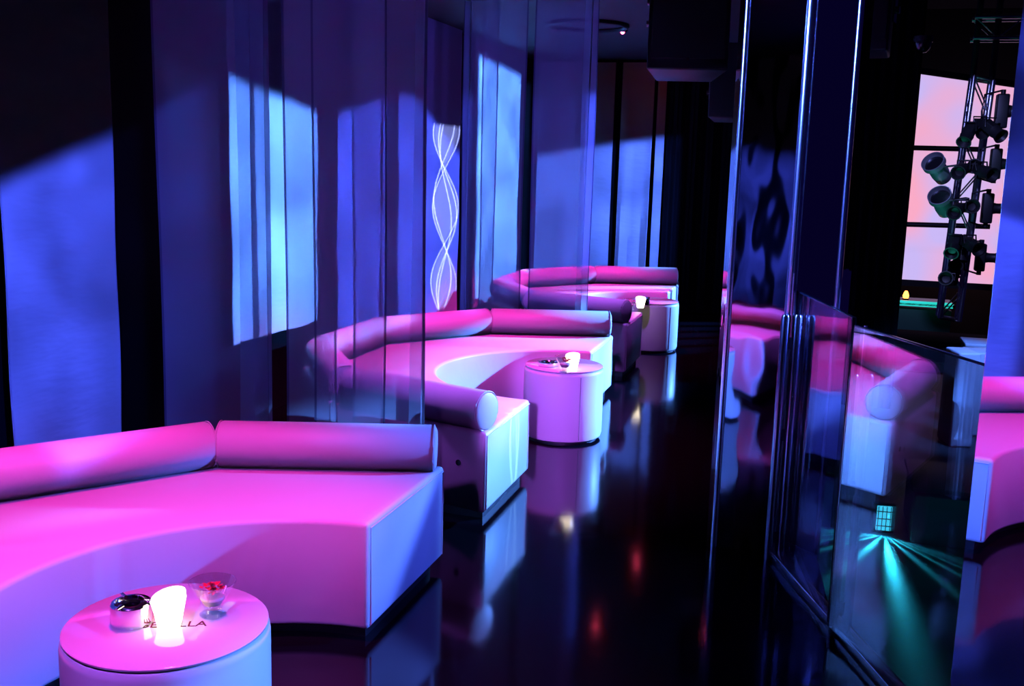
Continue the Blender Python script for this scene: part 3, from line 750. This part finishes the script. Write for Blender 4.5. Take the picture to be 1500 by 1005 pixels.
spot('cloth_spot', (1.6, 7.3, 2.2), wp(7.4, 1.2), 1700, DEEP, 120, .1, .03, [wp(6.72, 2.0), wp(7.6, 2.1), wp(8.05, 2.2), wp(9.5, 1.65), wp(9.5, .2), wp(6.72, .2)], .02, clouds(8, .6, 1.2))
spot('cloth_spot', (0, 8.9, 2.5), wp(10.5, 1.4), 3000, CYANBLUE, 120, .1, .03, [wp(9.9, 2.72), wp(11.4, 2.58), wp(11.95, 2.56), wp(11.95, .2), wp(9.9, .2)], .02, clouds(8, .55, 1.2))
spot('cloth_spot', (.0, 8.4, 1.9), (-2.4, Y0, 1.2), 1300, BLUE, 120, .1, .03, [(-3.3, Y0, 1.72), (-1.6, Y0, 1.98), (-1.6, Y0, .2), (-3.3, Y0, .2)], .02, clouds(8, .6, 1.2))
spot('cloth_spot', (-1.6, .2, 2.4), (-2.8, -2.4, 1.2), 300, DEEP, 120, .1, .03, [(-3.35, -2.4, 1.72), (-2.3, -2.4, 1.6), (-2.3, -2.4, .2), (-3.35, -2.4, .2)], .08, clouds(6, .2, 1.3))
# added ribbon-gobo spots stand in for light the polished column throws back
spot('ribbon_spot', (-.2, 5.0, 1.5), (-1.39, 4.86, .25), 260, (.30, .7, 1.0), 80, .1, .004, [(-1.39, 4.62, .46), (-1.39, 5.12, .46), (-1.39, 5.12, .03), (-1.39, 4.62, .03)], .01, ribbon(.55, 13.0, 1.2, 150.0, .05))
spot('ribbon_spot', (-.3, 7.2, 1.5), wp(9.0, 1.2), 1900, (.30, .36, 1.0), 80, .1, .004, [wp(8.3, 1.95), wp(9.38, 1.95), wp(9.38, .3), wp(8.3, .3)], .01, ribbon(1.0, 16.0, 1.45, 120.0, .2))
# crisp cyan beams added to brighten table sides and the end face of the nearest sofa
spot('table_spot', (.45, 2.2, 1.5), (-1.35, 2.2, .25), 260, CYANBLUE, 60, .1, .05, [(-1.35, 1.8, -.05), (-1.35, 2.6, -.05), (-1.35, 2.6, .43), (-1.35, 1.8, .43)], .02)
spot('table_spot', (.0, 6.45, 1.55), (-1.2, 6.07, .2), 120, CYANBLUE, 70, .1, .05, [(-1.2, 5.6, -.05), (-1.2, 6.5, -.05), (-1.2, 6.5, .42), (-1.2, 5.6, .42)], .02)
spot('end_face_spot', (.0, 3.25, 2.1), (-1.39, 3.4, .25), 110, CYANBLUE, 60, .1, .03, [(-1.39, 3.0, .44), (-1.39, 3.84, .44), (-1.39, 3.14, .05), (-1.39, 3.0, .02)], .03)
# blue edge light catching column corners and speakers
spot('edge_spot', (-2.7, 2.7, 2.6), (-.05, 4.44, 1.75), 1500, BLUE, 26, .3, .10)
spot('low_violet_spot', (-.2, -.8, 1.95), (-1.45, 5.9, .25), 2000, VIOLET, 40, .1, .06, [(-1.74, 5.9, -.1), (-1.15, 5.9, -.1), (-1.15, 5.9, .5), (-1.74, 5.9, .5)], .01)
spot('cube_spot', (1.9, 7.6, 2.6), (1.2, 9.2, .0), 650, (.10, .24, 1.0), 34, .5, .08)  # added spot to brighten the white cube seats
# added unseen spots that lift the truss and its lanterns from black
spot('truss_spot', (.9, 11.5, 3.2), (1.75, 15, 1.2), 420, (.30, .32, 1.0), 50, .5, .1)
spot('truss_spot', (.7, 13.0, -1.2), (1.45, 14.9, 1.5), 130, (.05, .8, .65), 30, .5, .1)
# dim violet wash, added as ambient fill on the sheer curtains
spot('curtain_wash', (.2, -1.2, 2.5), (-2.2, 4.1, 1.6), 320, (.12, .07, 1.0), 90, .1, .1, [(-2.95, 4.1, .62), (-1.58, 4.1, .62), (-1.58, 4.1, 2.8), (-2.95, 4.1, 2.8)], .02)
spot('curtain_wash', (-.5, 4.0, 2.6), (-2.2, 7.6, 1.6), 260, (.12, .07, 1.0), 90, .1, .1, [(-2.75, 7.6, .65), (-1.6, 7.6, .65), (-1.6, 7.6, 2.8), (-2.75, 7.6, 2.8)], .02)
# cyan rays of the floor lamp
def rays(U, V, op):
    s = op('SINE', op('MULTIPLY', U, 15.0))
    return op('POWER', op('MULTIPLY_ADD', s, .5, .5), 6.0)
spot('floor_lamp_rays', lp+Vector((0, -.03, .12)), lp+Vector((-.25, -1.0, -.12)), 170, (.02, .5, .75), 150, .2, .004, None, .02, rays)
spot('dance_floor_wash', (2.6, 4.6, 2.6), (1.0, 5.9, LOW+.2), 170, (.02, .42, .6), 50, .7, .1, None, .02, clouds(10, .15, 1.5))
